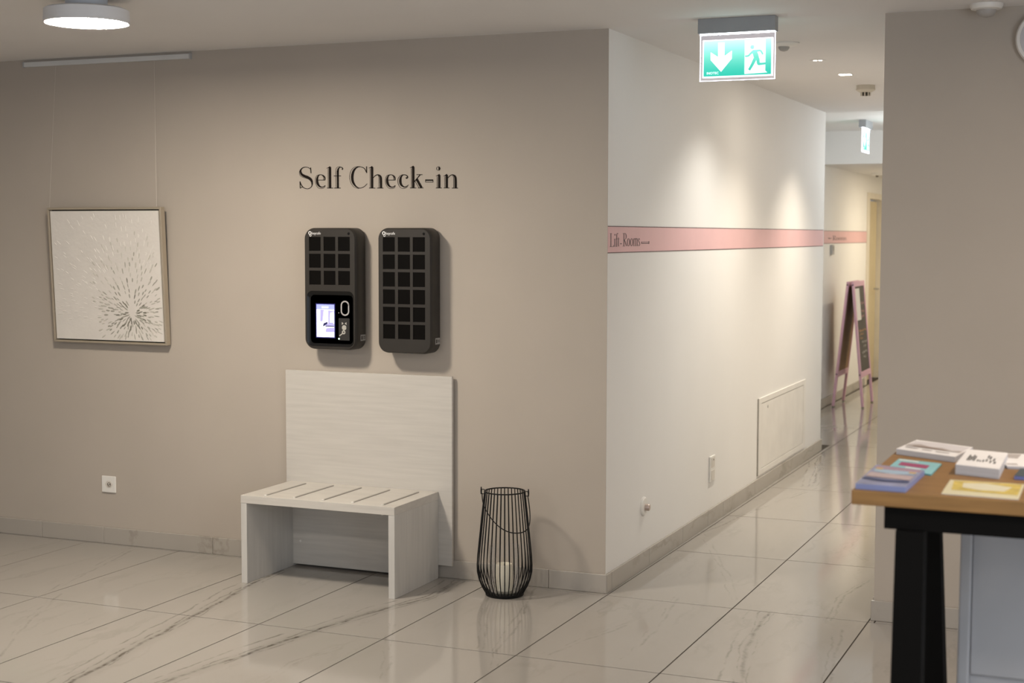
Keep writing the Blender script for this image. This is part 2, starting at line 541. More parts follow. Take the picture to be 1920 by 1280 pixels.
baseboard('baseboard_right', [(XR - .012, 1.78), (1.78, 2.38), (2.38, 2.98), (2.98, 3.6), (3.6, 4.2)], 'x', 0, -1)
baseboard('baseboard_niche', [(YE, 5.7), (5.7, 6.4), (6.4, 7.1), (7.1, 7.8), (7.8, 8.5), (8.5, 9.2), (9.2, 10.26)], 'y', XN, 1)
baseboard('baseboard_corridor_right', [(0.05, 1.0), (1.0, 2.0), (2.0, 3.0), (3.0, 4.0), (4.0, 5.0), (5.0, 6.0), (6.0, 7.0), (7.0, 8.0), (8.0, 9.0), (9.0, 10.0)], 'y', XR, -1)

# ------------------------------------------------------------------ ceiling lamp over the bench
M_lampbody = mat('lamp_white_body', (.72, .72, .73), .45)
M_lampneck = mat('lamp_grey_neck', (.55, .58, .62), .5)
M_lampglow = mat('lamp_diffuser', (.9, .88, .84), .5, emit=(1.0, .89, .75), estr=245.0)
lc = (-1.632, -1.625, 2.51)
lamp = thing('ceiling_lamp', (lc[0], lc[1], H), 'round white drum ceiling lamp, lit, above the framed painting', 'lamp')
B().lathe([(.082, .101), (.082, .05)], lc, 40).build('mount', M_lampneck, lamp, smooth=True)
B().lathe([(.082, .056), (.155, .056), (.166, .05), (.168, .0), (.163, -.002), (.158, .004)], lc, 48, True, False).build('body', M_lampbody, lamp, smooth=True)
B().lathe([(.160, .012), (.160, .002), (.150, -.001)], lc, 48).build('diffuser', M_lampglow, lamp, smooth=True)
for a in (-2.3, -.25, 1.8):
    c = (lc[0] + .083 * math.cos(a), lc[1] + .083 * math.sin(a), lc[2] + .062)
    B().lathe([(.004, -.004), (.004, .004)], c, 8).build('screw', M_dark, lamp)

# ------------------------------------------------------------------ picture rail and painting
rail = thing('picture_rail', (-2.81, 0, 2.575), 'slim grey picture hanging rail under the ceiling above the painting', 'rail')
B().box(-3.345, -2.275, -.016, 0, 2.572, 2.598).build('rail_profile', mat('rail_grey', (.62, .62, .61), .45), rail, bevel=.002)
for x in (-3.352, -2.275):
    B().box(x, x + .007, -.018, 0, 2.570, 2.600).build('end_cap', mat('rail_cap', (.42, .42, .42), .4), rail)

PX, PW, PH = -2.782, .735, .722
paint = thing('wall_painting', (PX, -.03, 1.088), 'white relief painting of a dark radial burst in a champagne frame', 'painting')
tilt = math.atan2(.038, PH)
def PP(u, v, d):                    # u across, v up the picture, d out of it
    return (PX + u, -.048 - v * math.sin(tilt) - d * math.cos(tilt), 1.09 + v * math.cos(tilt) - d * math.sin(tilt))
M_frame = mat('champagne_frame', (.50, .435, .34), .35, .45)
M_canvas = mat('canvas_plaster', (.70, .665, .62), .75, var=.03, scale=10, bump=.5, bscale=55)
hw = PW / 2
def pbox(b, u0, u1, v0, v1, d0, d1):
    b.hexa([PP(u0, v0, d0), PP(u1, v0, d0), PP(u1, v0, d1), PP(u0, v0, d1)], [PP(u0, v1, d0), PP(u1, v1, d0), PP(u1, v1, d1), PP(u0, v1, d1)])
    return b
for (u0, u1, v0, v1) in ((-hw, hw, 0, .011), (-hw, hw, PH - .011, PH), (-hw, -hw + .011, .011, PH - .011), (hw - .011, hw, .011, PH - .011)):
    pbox(B(), u0, u1, v0, v1, -.035, 0).build('frame_side', M_frame, paint, bevel=.0015)
canvas = pbox(B(), -hw + .018, hw - .018, .018, PH - .018, -.032, -.004).build('canvas', M_canvas, paint)
pbox(B(), -hw + .011, hw - .011, .011, PH - .011, -.035, -.030).build('backing', M_dark, paint)
# paint dabs bursting from a point low on the right
M_dabs = [mat('dab_dark', (.20, .19, .15), .7), mat('dab_mid', (.34, .325, .275), .7), mat('dab_light', (.50, .475, .42), .75), mat('dab_white', (.70, .665, .62), .7)]
dab = B()
rnd = random.Random(3)
cu_, cv_ = .155, .165
def add_dab(r, a, ln, wd, hgt, mi):
    u, v = cu_ + r * math.cos(a), cv_ + r * math.sin(a)
    if not (-hw + .03 < u < hw - .03 and .03 < v < PH - .03): return
    a += rnd.uniform(-.12, .12)
    c, s = math.cos(a), math.sin(a)
    pts = []
    for t, w in ((-.5, .25), (-.2, .9), (.25, 1.0), (.5, .35)):
        for sg in (-1, 1):
            pts.append(PP(u + t * ln * c - sg * w * wd / 2 * s, v + t * ln * s + sg * w * wd / 2 * c, -.004))
    top = [PP(u + t * ln * c, v + t * ln * s, -.004 + h) for t, h in ((-.4, hgt * .4), (-.2, hgt), (.25, hgt * .9), (.42, hgt * .4))]
    dab.m = mi
    vs = pts + top
    fs = []
    for k in range(3):
        l0, r0, l1, r1 = 2 * k, 2 * k + 1, 2 * k + 2, 2 * k + 3
        fs += [(l0, l1, 8 + k + 1, 8 + k), (r0, 8 + k, 8 + k + 1, r1)]
    fs += [(0, 8, 1), (6, 7, 11)]
    dab.add(vs, fs)
for ring in range(1, 15):
    r0 = .020 + ring * .0150
    n = int(14 + ring * 3.4)
    for k in range(n):
        a = 2 * PI * (k + rnd.random() * .7) / n
        el = 1.0 + .85 * max(0, math.sin(a)) ** 1.6           # the burst reaches further up
        r = r0 * el
        fade = r0 / .235
        if rnd.random() < fade * .45: continue
        shade = fade * 2.3 + rnd.random() * 1.3 - (.2 if math.sin(a) < 0 else 0)
        mi = 0 if shade < 1.0 else (1 if shade < 1.9 else (2 if shade < 2.9 else 3))
        add_dab(r, a, rnd.uniform(.018, .034), rnd.uniform(.0045, .0095), .002, mi)
for k in range(220):
    a = rnd.uniform(.3, PI + .2)
    add_dab(rnd.uniform(.24, .62), a, rnd.uniform(.02, .035), rnd.uniform(.004, .008), .0018, 3)
tag(dab.build('paint_dabs', M_dabs, canvas), kind='stuff')
M_nylon = mat('hanging_wire', (.62, .58, .52), .4)
for x0, x1 in ((-3.135, -3.145), (-2.497, -2.45)):
    B().tube([(x0, -.008, 2.574), (x1, -.07, 1.80)], .0006, 6).build('hanging_wire', M_nylon, paint)

# ------------------------------------------------------------------ wall lettering "Self Check-in"
def LW(u, v, d):
    t = (u - 70) / 1780
    x = -1.6325 + t * (.8745 + .0205 * (1 - t) * 2)
    zt = 2.010 - .014 * t
    zb = 1.903 - .009 * t
    return (x, -.0008 - d * .0012, zt + (v - 75) / 240 * (zb - zt))
def stem(x, y0, y1, w): return line(x, y0, x, y1, w)
TH = 3.6                           # hairline of the open left edge
def serif(x0, x1, y): return line(x0, y, x1, y, 7)
def flag(x, y): return [(x - 37, y + 17, 4), (x - 20, y + 12, 8), (x + 4, y, 16)]
def e_glyph(o):
    return [spline([(o + 355, 224, 8), (o + 352, 195, 14), (o + 335, 174, 10), (o + 305, 165, 7), (o + 280, 178, 12), (o + 267, 215, 22), (o + 272, 262, 26), (o + 295, 295, 17), (o + 327, 303, 9), (o + 358, 285, 5)]),
            line(o + 268, 225, o + 358, 225, 7),
            spline([(o + 300, 163, TH), (o + 262, 177, TH), (o + 247, 215, TH), (o + 250, 265, TH), (o + 275, 308, TH), (o + 310, 321, TH), (o + 342, 312, TH), (o + 358, 290, TH)]),
            spline([(o + 322, 168, TH), (o + 337, 190, TH), (o + 338, 222, TH)])]
def arch(o):
    return [spline([(o - 5, 203, 6), (o + 22, 175, 8), (o + 52, 165, 10), (o + 76, 182, 22), (o + 84, 215, 25), (o + 85, 312, 25)]),
            serif(o + 42, o + 112, 314), stem(o + 62, 195, 312, TH), line(o + 52, 172, o + 62, 195, TH)]
GLYPHS = [
    [spline([(196, 105, 6), (170, 86, 7), (135, 80, 8), (100, 92, 11), (82, 122, 17), (92, 158, 24), (125, 180, 28), (165, 196, 29), (200, 222, 24), (213, 258, 13), (203, 297, 8), (178, 318, 7), (150, 322, 7), (112, 308, 8), (84, 270, 9), (75, 242, 8)]),
     line(194, 84, 199, 148, 9), line(74, 240, 76, 318, 8), spline([(76, 318, 4), (100, 300, 8)]),
     spline([(80, 105, TH), (68, 135, TH), (76, 172, TH), (115, 198, TH), (165, 212, TH), (196, 240, TH), (205, 275, TH)])],
    e_glyph(0),
    [stem(412, 80, 312, 26), flag(412, 76), serif(378, 445, 314), stem(390, 100, 312, TH)],
    [stem(500, 120, 312, 22), spline([(500, 135, 22), (506, 100, 16), (524, 82, 9), (545, 84, 9), (558, 98, 10)]), spline([(548, 98, 14), (555, 108, 14)]), line(455, 178, 536, 178, 8), serif(460, 530, 314),
     spline([(528, 74, TH), (495, 82, TH), (478, 120, TH), (478, 312, TH)])],
    [spline([(820, 135, 7), (798, 95, 8), (755, 77, 8), (715, 83, 12), (680, 118, 22), (663, 178, 28), (668, 240, 26), (698, 290, 16), (742, 314, 8), (792, 300, 6), (830, 265, 5)]), line(824, 72, 824, 146, 9),
     spline([(745, 72, TH), (690, 80, TH), (648, 120, TH), (632, 190, TH), (645, 252, TH), (680, 302, TH), (735, 321, TH)])],
    [stem(885, 78, 312, 26), flag(885, 74), serif(850, 920, 314), stem(863, 98, 312, TH)] + arch(900),
    e_glyph(788),
    [spline([(1275, 205, 12), (1285, 190, 12), (1268, 170, 9), (1238, 166, 8), (1213, 185, 16), (1202, 225, 26), (1208, 270, 24), (1237, 298, 14), (1265, 298, 8), (1295, 278, 5)]), spline([(1266, 196, 14), (1276, 206, 16)]),
     spline([(1232, 162, TH), (1195, 180, TH), (1174, 222, TH), (1180, 270, TH), (1205, 310, TH), (1245, 320, TH), (1287, 296, TH)])],
    [stem(1348, 74, 310, 26), flag(1348, 70), serif(1310, 1382, 312), stem(1326, 92, 310, TH), line(1358, 245, 1425, 165, 9), serif(1385, 1452, 163), line(1385, 212, 1440, 310, 26), serif(1400, 1462, 312), line(1366, 236, 1412, 312, TH)],
    [line(1483, 225, 1572, 225, 15), line(1483, 247, 1572, 247, 5), stem(1485, 225, 248, 4), stem(1570, 225, 248, 4)],
    [stem(1640, 168, 310, 25), flag(1640, 162), serif(1602, 1668, 312), stem(1616, 186, 310, TH), spline([(1636, 76, 12), (1643, 95, 20), (1636, 115, 12)]), spline([(1632, 74, TH), (1612, 84, TH), (1612, 106, TH), (1632, 118, TH)])],
    [stem(1725, 168, 310, 25), flag(1725, 162), serif(1690, 1755, 312), stem(1702, 186, 310, TH)] + arch(1740),
]
lettering = thing('wall_lettering', (-1.2, 0, 1.9), 'dark serif wall lettering reading Self Check-in above the key boxes', 'lettering')
for g in GLYPHS:
    b = B()
    for st in g:
        ribbon(b, st, LW)
    b.build('letter', M_vinyl, lettering)

# ------------------------------------------------------------------ key boxes
KY = -.115
def key_box(x0, x1, z0, z1, rows, label, terminal):
    t = thing('key_box', ((x0 + x1) / 2, 0, z0), label, 'key box', 'key boxes above the bench')
    w, h = x1 - x0, z1 - z0
    r = .05
    def ring(y, ins): return [(u, y, v) for u, v in rrect(x0 + ins, x1 - ins, z0 + ins, z1 - ins, r - ins * .5, 10)]
    B().loft([ring(0, .012), ring(-.02, 0), ring(KY + .022, 0), ring(KY + .010, .0025), ring(KY + .005, .007)], True, True).build('body', M_dark, t, smooth=True)
    holes = []
    cells = []
    for i in range(rows):
        for fx in (.106, .386, .662):
            a0 = x0 + fx * w; a1 = a0 + .224 * w
            c1 = z1 - (.073 + .139 * i) * h; c0 = c1 - .1165 * h
            holes.append([(a0, c0), (a0, c1), (a1, c1), (a1, c0)])
            cells.append((a0, a1, c0, c1))
    if terminal:
        term = rrect(x0 + .055 * w, x0 + .955 * w, z1 - .974 * h, z1 - .517 * h, .03, 8)
        holes.append(term[::-1])
    b = B()
    plate_holes(b, rrect(x0 + .007, x1 - .007, z0 + .007, z1 - .007, r - .004, 10), holes, KY, KY + .006, lambda u, v, d: (u, d, v))
    b.build('face_plate', M_dark, t)
    for a0, a1, c0, c1 in cells:
        B().box(a0 + .001, a1 - .001, KY + .0035, KY + .006, c0 + .0015, c1 - .001).build('locker_door', M_door, t)
    # ring mark, name and sensor at the top
    mk = B()
    lx, lz = x0 + .125 * w, z1 - .047 * h
    for cx, cz, rr, wd in ((lx, lz + .003, .0068, .0042), (lx + .0035, lz - .0085, .0045, .0025)):
        ribbon(mk, [(cx + rr * math.cos(a * PI / 10), cz + rr * math.sin(a * PI / 10), wd) for a in range(21)], lambda u, v, d: (u, KY - d * .0006, v))
    mk.build('logo_mark', M_wprint, t)
    text_mesh('logo_lettering', 'keycafe', .0185, M_wprint, t, (lx + .0105, KY - .0004, lz - .004), (1, 0, 0), (0, 0, 1), sx=.92)
    B().loft([[(x0 + .865 * w + .0065 * math.cos(a * PI / 8), KY - d, z1 - .047 * h + .0065 * math.sin(a * PI / 8)) for a in range(16)] for d in (.0, .001)]).build('sensor', M_black, t)
    # sticker on the right side, bolts under the box
    st = tag(B().box(x1 - .0005, x1 + .001, -.072, -.022, z0 + .075 * h, z0 + .125 * h).build('sticker', mat('sticker_grey', (.30, .29, .28), .5), t), 'small grey printed sticker')
    sb = B()
    sb.box(x1 + .001, x1 + .0015, -.066, -.054, z0 + .085 * h, z0 + .115 * h)
    for k in range(2): sb.box(x1 + .001, x1 + .0015, -.048, -.027, z0 + (.092 + .012 * k) * h, z0 + (.097 + .012 * k) * h)
    sb.build('print', M_dark, st)
    for dx in (.42, .55):
        B().lathe([(.006, -.006), (.006, .004)], (x0 + dx * w, -.06, z0), 10).build('bolt', M_alu, t)
    return t, w, h

kx0, kx1, kz0, kz1 = -1.545, -1.252, 1.106, 1.704
kb, kw, kh = key_box(kx0, kx1, kz0, kz1, 3, 'charcoal key box with nine black doors and a lit touchscreen, left of the pair', True)
key_box(-1.135, -.845, 1.100, 1.704, 6, 'charcoal key box with eighteen black doors and no screen, right of the pair', False)
def KX(f): return kx0 + f * kw
def KZ(f): return kz1 - f * kh
tb = B()
tp = rrect(KX(.055), KX(.955), KZ(.974), KZ(.517), .03, 8)
tp2 = rrect(KX(.12), KX(.93), KZ(.950), KZ(.55), .022, 8)
tb.loft([[(u, KY + .0005, v) for u, v in tp], [(u, KY + .005, v) for u, v in tp2]], False, True)
term = tag(tb.build('terminal_panel', M_black, kb, smooth=True), 'glossy black terminal panel')
ft = KY + .0045
def scr(name, col, e): return mat(name, col, .3, emit=col, estr=e, var=.0)
M_scr = [scr('screen_white', (.80, .82, 1.0), .95), scr('screen_blue', (.33, .38, .85), .6), scr('screen_violet', (.40, .38, .80), .45), scr('screen_dark', (.03, .03, .10), .3), scr('screen_teal', (.55, .80, .90), .8), scr('screen_bezel', (.02, .02, .12), .2)]
sc = B()
sx0, sx1, sz0, sz1 = KX(.235), KX(.575), KZ(.897), KZ(.628)
def sq(pts, mi, d):
    sc.m = mi
    sc.prism([(sx0 + (sx1 - sx0) * a, sz1 - (sz1 - sz0) * b_) for a, b_ in pts], ft - d, ft - d - .0003, 'y')
sq([(-.05, -.03), (1.05, -.03), (1.05, 1.03), (-.05, 1.03)], 5, .0003)
sq([(0, 0), (1, 0), (1, 1), (0, 1)], 0, .0008)
sq([(0, 0), (1, 0), (1, .15), (0, .15)], 1, .0013)
sq([(.3, .06), (.68, .06), (.68, .11), (.3, .11)], 0, .0018)
sq([(.22, .16), (.42, .16), (.34, .52), (.2, .52)], 2, .0013)
sq([(.66, .18), (1, .2), (.95, .62), (.66, .6)], 2, .0013)
sq([(.78, .25), (.98, .22), (.97, .55), (.75, .55)], 0, .0018)
sq([(.40, .58), (.62, .53), (.62, .60), (.36, .68)], 3, .0018)
sq([(.55, .59), (1, .59), (1, .64), (.55, .64)], 2, .0018)
sq([(.5, .645), (1, .645), (1, .675), (.5, .675)], 3, .0018)
sq([(.55, .73), (1, .70), (1, .84), (.5, .84)], 2, .0018)
sq([(.08, .89), (.95, .88), (.95, .96), (.08, .96)], 4, .0018)
tag(sc.build('screen', M_scr, term), 'lit blue and white touchscreen')
b = B()
oc = rrect(KX(.712), KX(.85), KZ(.712), KZ(.60), .0195, 8)
ribbon(b, [(u, v, .0068) for u, v in oc + oc[:2]], lambda u, v, d: (u, ft - d * .0015, v))
tag(b.build('oval_reader_ring', mat('reader_silver', (.52, .51, .50), .4, .3), term), 'silver oval key slot ring')
rd = B().box(KX(.66), KX(.865), ft - .0015, ft, KZ(.92), KZ(.738)).build('card_reader', mat('reader_grey', (.022, .021, .020), .5), term)
b = B()
PR = lambda u, v, d: (KX(u), ft - .0016 - d * .0006, KZ(v))
def kdisc(cx, cz, r, inner=0):
    ribbon(b, [(KX(cx) + (r + inner) / 2 * math.cos(a * PI / 8), KZ(cz) + (r + inner) / 2 * math.sin(a * PI / 8), r - inner) for a in range(17)], lambda u, v, d: (u, ft - .0016 - d * .0006, v))
kdisc(.765, .815, .0125)
kdisc(.755, .853, .010, .004)
ribbon(b, [(KX(.735), KZ(.862), .005), (KX(.675), KZ(.883), .005)], lambda u, v, d: (u, ft - .0016 - d * .0006, v))
for s_ in (-1, 1):
    b.prism([(KX(.765) + s_ * .003, KZ(.780)), (KX(.765) + s_ * .013, KZ(.769)), (KX(.765) + s_ * .013, KZ(.793))], ft - .0022, ft - .0016, 'y')
b.build('key_symbol', mat('reader_print', (.45, .44, .40), .6), rd)
b = B(); kdisc(.665, .907, .0038)
b.build('indicator_light', mat('green_led', (.6, 1, .7), .4, emit=(.55, 1.0, .65), estr=4.0), rd)
b = B(); kdisc(.665, .694, .0022)
b.build('pin_hole', mat('pin_white', (.55, .55, .55), .5), term)

# ------------------------------------------------------------------ bench
bench = thing('bench', (-1.263, -.25, 0), 'whitewashed wooden bench with tall back panel and metal strips on the seat', 'bench')
B().box(-1.706, -.776, -.032, -.0135, .064, .989).build('back_panel', M_wood, bench, bevel=.0015)
B().box(-1.676, -.849, -.497, -.034, .388, .426).build('seat_board', M_wood, bench, bevel=.0012)
for x0 in (-1.676, -.881):
    B().box(x0, x0 + .032, -.496, -.034, .0, .388).build('side_panel', M_woodv, bench, bevel=.0012)
B().box(-1.644, -.881, -.075, -.055, .012, .388).build('rear_board', M_wood, bench, bevel=.001)
for i in range(5):
    x = -1.557 + i * .1575
    st = B().box(x - .0055, x + .0055, -.462, -.095, .4255, .4305).build('metal_strip', M_alu, bench, bevel=.0015)
    B().lathe([(.007, 0), (.007, .0035), (.003, .005)], (x, -.464, .4262), 12).build('end_cap', M_wp, st)
B().lathe([(.006, -.012), (.006, .0)], (-.935, -.45, .388), 10).build('screw_cap', M_wp, bench)
B().loft([[(-1.60 + .006 * math.cos(a * PI / 6), -.075 - d, .13 + .006 * math.sin(a * PI / 6)) for a in range(12)] for d in (0, .002)]).build('screw_cap', M_wp, bench)

# ------------------------------------------------------------------ lantern
LC = (-.42, -.215, 0)
lan = thing('lantern', LC, 'tall black wire lantern standing on the floor beside the bench', 'lantern')
prof = [(.084, .006), (.094, .022), (.107, .045), (.119, .075), (.127, .11), (.128, .14), (.125, .19), (.117, .27), (.108, .36), (.099, .44), (.094, .486)]
for i in range(36):
    a = 2 * PI * (i + .35) / 36
    B().tube([(LC[0] + r * math.cos(a), LC[1] + r * math.sin(a), z) for r, z in prof], .0025, 6).build('wire', M_wire, lan, smooth=True)
def hoop(r, z, th): return B().tube([(LC[0] + r * math.cos(2 * PI * k / 40), LC[1] + r * math.sin(2 * PI * k / 40), z) for k in range(40)], th, 8, True)
hoop(.094, .487, .0032).build('top_ring', M_wire, lan, smooth=True)
B().lathe([(.086, 0), (.09, .005), (.090, .014), (.078, .016), (.0, .016)], LC, 40, True, False).build('base_plate', M_wire, lan, smooth=True)
# the two ears and the hanging bail handle
ha = .12
hd = Vector((math.cos(ha), math.sin(ha), 0)); hn = Vector((math.sin(ha), -math.cos(ha), 0))
c0 = Vector(LC)
for s_ in (-1, 1):
    q = c0 + hd * (s_ * .094) + Vector((0, 0, .480))
    B().tube([q + hd * s_ * .011 + hd * (.011 * math.cos(2 * PI * k / 14)) + Vector((0, 0, .011 * math.sin(2 * PI * k / 14))) for k in range(14)], .002, 6, True).build('ear', M_wire, lan, smooth=True)
    B().tube([q + hd * s_ * .020 + Vector((0, 0, dz)) for dz in (-.012, .006, .022)], [.003, .004, .0025], 8).build('hook', M_wire, lan, smooth=True)
bail = spline([(-.114, .472, 0), (-.108, .430, .045), (-.080, .385, .085), (-.040, .348, .112), (.005, .325, .122), (.050, .318, .118), (.090, .322, .098), (.113, .338, .075), (.122, .370, .055), (.121, .420, .03), (.114, .472, 0)], 4)
B().tube([c0 + hd * (u * .97 + .33 * f) + hn * f + Vector((0, 0, z)) for u, z, f in bail], .0025, 8).build('handle', M_wire, lan, smooth=True)
gl = tag(B().lathe([(.0, .018), (.069, .018), (.071, .024), (.071, .232), (.0685, .232), (.0685, .022), (0, .022)], LC, 40, False, False).build('glass_cylinder', glass('clear_glass'), smooth=True), 'clear open glass cylinder inside the black wire lantern', 'glass')
cd_ = thing('candle', (LC[0] - .003, LC[1], .0225), 'cream pillar candle inside the wire lantern', 'candle')
B().lathe([(.039, 0), (.041, .004), (.041, .118), (.037, .124), (.012, .117), (.0, .116)], (LC[0] - .003, LC[1], .0225), 32, True, False).build('wax', mat('cream_wax', (.80, .755, .62), .5), cd_, smooth=True)
B().tube([(LC[0] - .003, LC[1], .135), (LC[0] - .001, LC[1], .150)], .0012, 6).build('wick', M_dark, cd_)

# ------------------------------------------------------------------ sockets, switch, access hatch
so = thing('wall_socket', (-2.835, 0, .28), 'square white wall socket low on the taupe wall under the painting', 'socket')
B().box(-2.881, -2.789, -.009, 0, .279, .369).build('cover_plate', M_wp, so, bevel=.004)
B().loft([[(-2.832 + .026 * math.cos(a * PI / 3), -.0092, .324 + .022 * math.sin(a * PI / 3)) for a in range(6)], [(-2.832 + .024 * math.cos(a * PI / 3), -.0105, .324 + .020 * math.sin(a * PI / 3)) for a in range(6)]]).build('insert', mat('socket_insert', (.66, .62, .56), .4), so)
for dx, dz in ((-.007, .001), (.007, .001), (0, -.004)):
    B().loft([[(-2.832 + dx + .0032 * math.cos(a * PI / 5), -.0105 - d, .324 + dz + .0032 * math.sin(a * PI / 5)) for a in range(10)] for d in (0, .0006)]).build('pin_hole', M_black, so)
B().tube([(-2.832 + .011 * math.cos(2 * PI * k / 16) + .002, -.0108, .323 + .011 * math.sin(2 * PI * k / 16)) for k in range(16)], .0016, 6, True).build('ring', mat('ring_brown', (.16, .12, .09), .5), so)

sw = thing('corridor_socket', (0, 1.855, .25), 'tall white double socket plate low on the white corridor wall', 'socket')
B().box(0, .010, 1.80, 1.91, .245, .395).build('cover_plate', M_wp, sw, bevel=.003)
for z in (.283, .357):
    B().box(.010, .012, 1.822, 1.888, z - .028, z + .028).build('insert', mat('socket_insert', (.66, .62, .56), .4), sw, bevel=.0015)
B().box(.012, .0128, 1.858, 1.866, .368, .376).build('pin_hole', M_black, sw)
so2 = thing('doorstop', (0, .57, .29), 'small round white and steel stopper low on the corridor wall near the corner', 'doorstop')
def xdisc(b, x, y, z, prof, n=20):
    b.loft([[(x + d, y + r * math.cos(2 * PI * k / n), z + r * math.sin(2 * PI * k / n)) for k in range(n)] for r, d in prof]); return b
xdisc(B(), 0, .57, .315, [(.048, 0), (.048, .006), (.042, .011)]).build('cover_plate', M_wp, so2, smooth=True)
xdisc(B(), .011, .575, .31, [(.017, 0), (.017, .018), (.014, .022)]).build('knob', mat('knob_steel', (.55, .45, .40), .3, .6), so2, smooth=True)

ha_ = thing('access_hatch', (0, 3.71, .1), 'flush white access hatch in the corridor wall above the baseboard', 'hatch')
hy0, hy1, hz0, hz1 = 2.985, 4.44, .108, .612
M_hatch = mat('hatch_paint', (.78, .755, .71), .55)
B().box(0, .006, hy0 - .012, hy0 + .012, hz0, hz1).build('shadow_gap', mat('gap_grey', (.30, .28, .25), .7), ha_)
for (a, c, e, f) in ((hy0, hy1, hz1 - .035, hz1), (hy0, hy1, hz0, hz0 + .035), (hy0, hy0 + .07, hz0 + .035, hz1 - .035), (hy1 - .07, hy1, hz0 + .035, hz1 - .035)):
    B().box(0, .009, a, c, e, f).build('frame_side', M_hatch, ha_, bevel=.001)
hd_ = B().box(0, .007, hy0 + .076, hy1 - .076, hz0 + .039, hz1 - .039).build('hatch_door', M_hatch, ha_, bevel=.001)
xdisc(B(), .007, hy0 + .25, hz1 - .075, [(.010, 0), (.010, .002)], 12).build('lock', M_alu, hd_)

# ------------------------------------------------------------------ pink stripes with lettering
def stripe(x, y0, y1, z0, z1, label):
    t = thing('wall_stripe', (x, (y0 + y1) / 2, z0), label, 'wall stripe', 'pink wall stripes')
    B().box(x, x + .0015, y0, y1, z0, z1).build('band', M_pink, t)
    for z in (z0, z1 - .004):
        B().box(x, x + .0022, y0, y1, z, z + .004).build('border_line', M_pinkl, t)
    return t
s1 = stripe(0, .004, 5.035, 1.588, 1.714, 'pink band with thin dark borders along the near white corridor wall')
def SW(u, v, d):
    q = (u - 180) / 1240
    y = .006 + q * (.628 - .06 * (1 - q))
    return (.0016 + d * .0008, y, 1.6795 + (v - 440) / 380 * (-.061))
LR = [
    [line(262, 440, 262, 825, 20), line(232, 443, 292, 443, 10), line(232, 822, 345, 822, 12), line(342, 775, 346, 828, 10)],
    [line(382, 600, 382, 825, 20), line(366, 820, 402, 820, 10), spline([(383, 455, 14), (385, 480, 22), (383, 505, 12)]), line(362, 605, 384, 600, 10)],
    [line(437, 480, 437, 825, 18), spline([(437, 490, 18), (448, 445, 12), (466, 435, 10), (478, 452, 10)]), line(405, 600, 470, 600, 10), line(420, 822, 456, 822, 10)],
    [spline([(488, 555, 8), (488, 640, 18), (488, 780, 18), (498, 812, 12), (512, 800, 6)]), line(466, 600, 518, 600, 10)],
    [line(545, 742, 590, 742, 26)],
    [line(655, 440, 655, 815, 20), spline([(655, 442, 10), (700, 446, 12), (722, 510, 20), (712, 590, 14), (660, 630, 10)]), line(672, 630, 732, 812, 20), line(622, 442, 665, 442, 10), line(622, 815, 688, 815, 10), line(715, 812, 742, 806, 8)],
    [[(790 + 33 * math.cos(a * PI / 10), 702 + 112 * math.sin(a * PI / 10), 11 + 8 * abs(math.cos(a * PI / 10))) for a in range(21)]],
    [[(885 + 33 * math.cos(a * PI / 10), 702 + 112 * math.sin(a * PI / 10), 11 + 8 * abs(math.cos(a * PI / 10))) for a in range(21)]],
    [line(953, 592, 953, 815, 17), spline([(953, 640, 8), (975, 595, 10), (1002, 610, 16), (1004, 815, 17)]), spline([(1004, 640, 8), (1025, 595, 10), (1050, 610, 16), (1052, 815, 17)]), line(938, 815, 970, 815, 9), line(990, 815, 1018, 815, 9), line(1038, 815, 1066, 815, 9), line(940, 598, 955, 592, 8)],
    [spline([(1128, 640, 6), (1118, 595, 9), (1096, 592, 10), (1086, 640, 14), (1110, 700, 18), (1130, 760, 14), (1118, 808, 10), (1092, 812, 9), (1082, 770, 7)])],
    [line(1172, 692, 1400, 692, 9), line(1172, 738, 1400, 738, 26), line(1400, 675, 1400, 762, 14), line(1176, 690, 1176, 740, 8)],
]
M_lift = mat('stripe_lettering', (.10, .055, .055), .6)
for g in LR:
    b = B()
    for st in g: ribbon(b, st, SW)
    b.build('letter', M_lift, s1)
s2 = stripe(XN, YE + .03, 10.265, 1.590, 1.716, 'pink band along the farther corridor wall behind the chalkboard')
# "<-Rooms" on the second band, same letters
def SW2(u, v, d):
    return (XN + .0016 + d * .0008, 8.30 + (u - 620) * .00145, 1.668 + (v - 440) / 380 * (-.046))
for g in LR[5:10]:
    b = B()
    for st in g: ribbon(b, st, SW2)
    b.build('letter', M_lift, s2)
b = B()
ribbon(b, [(470, 660, 40), (590, 660, 40)], SW2); ribbon(b, [(480, 660, 60), (500, 660, 110), (530, 660, 40)], SW2)
b.build('arrow', M_lift, s2)

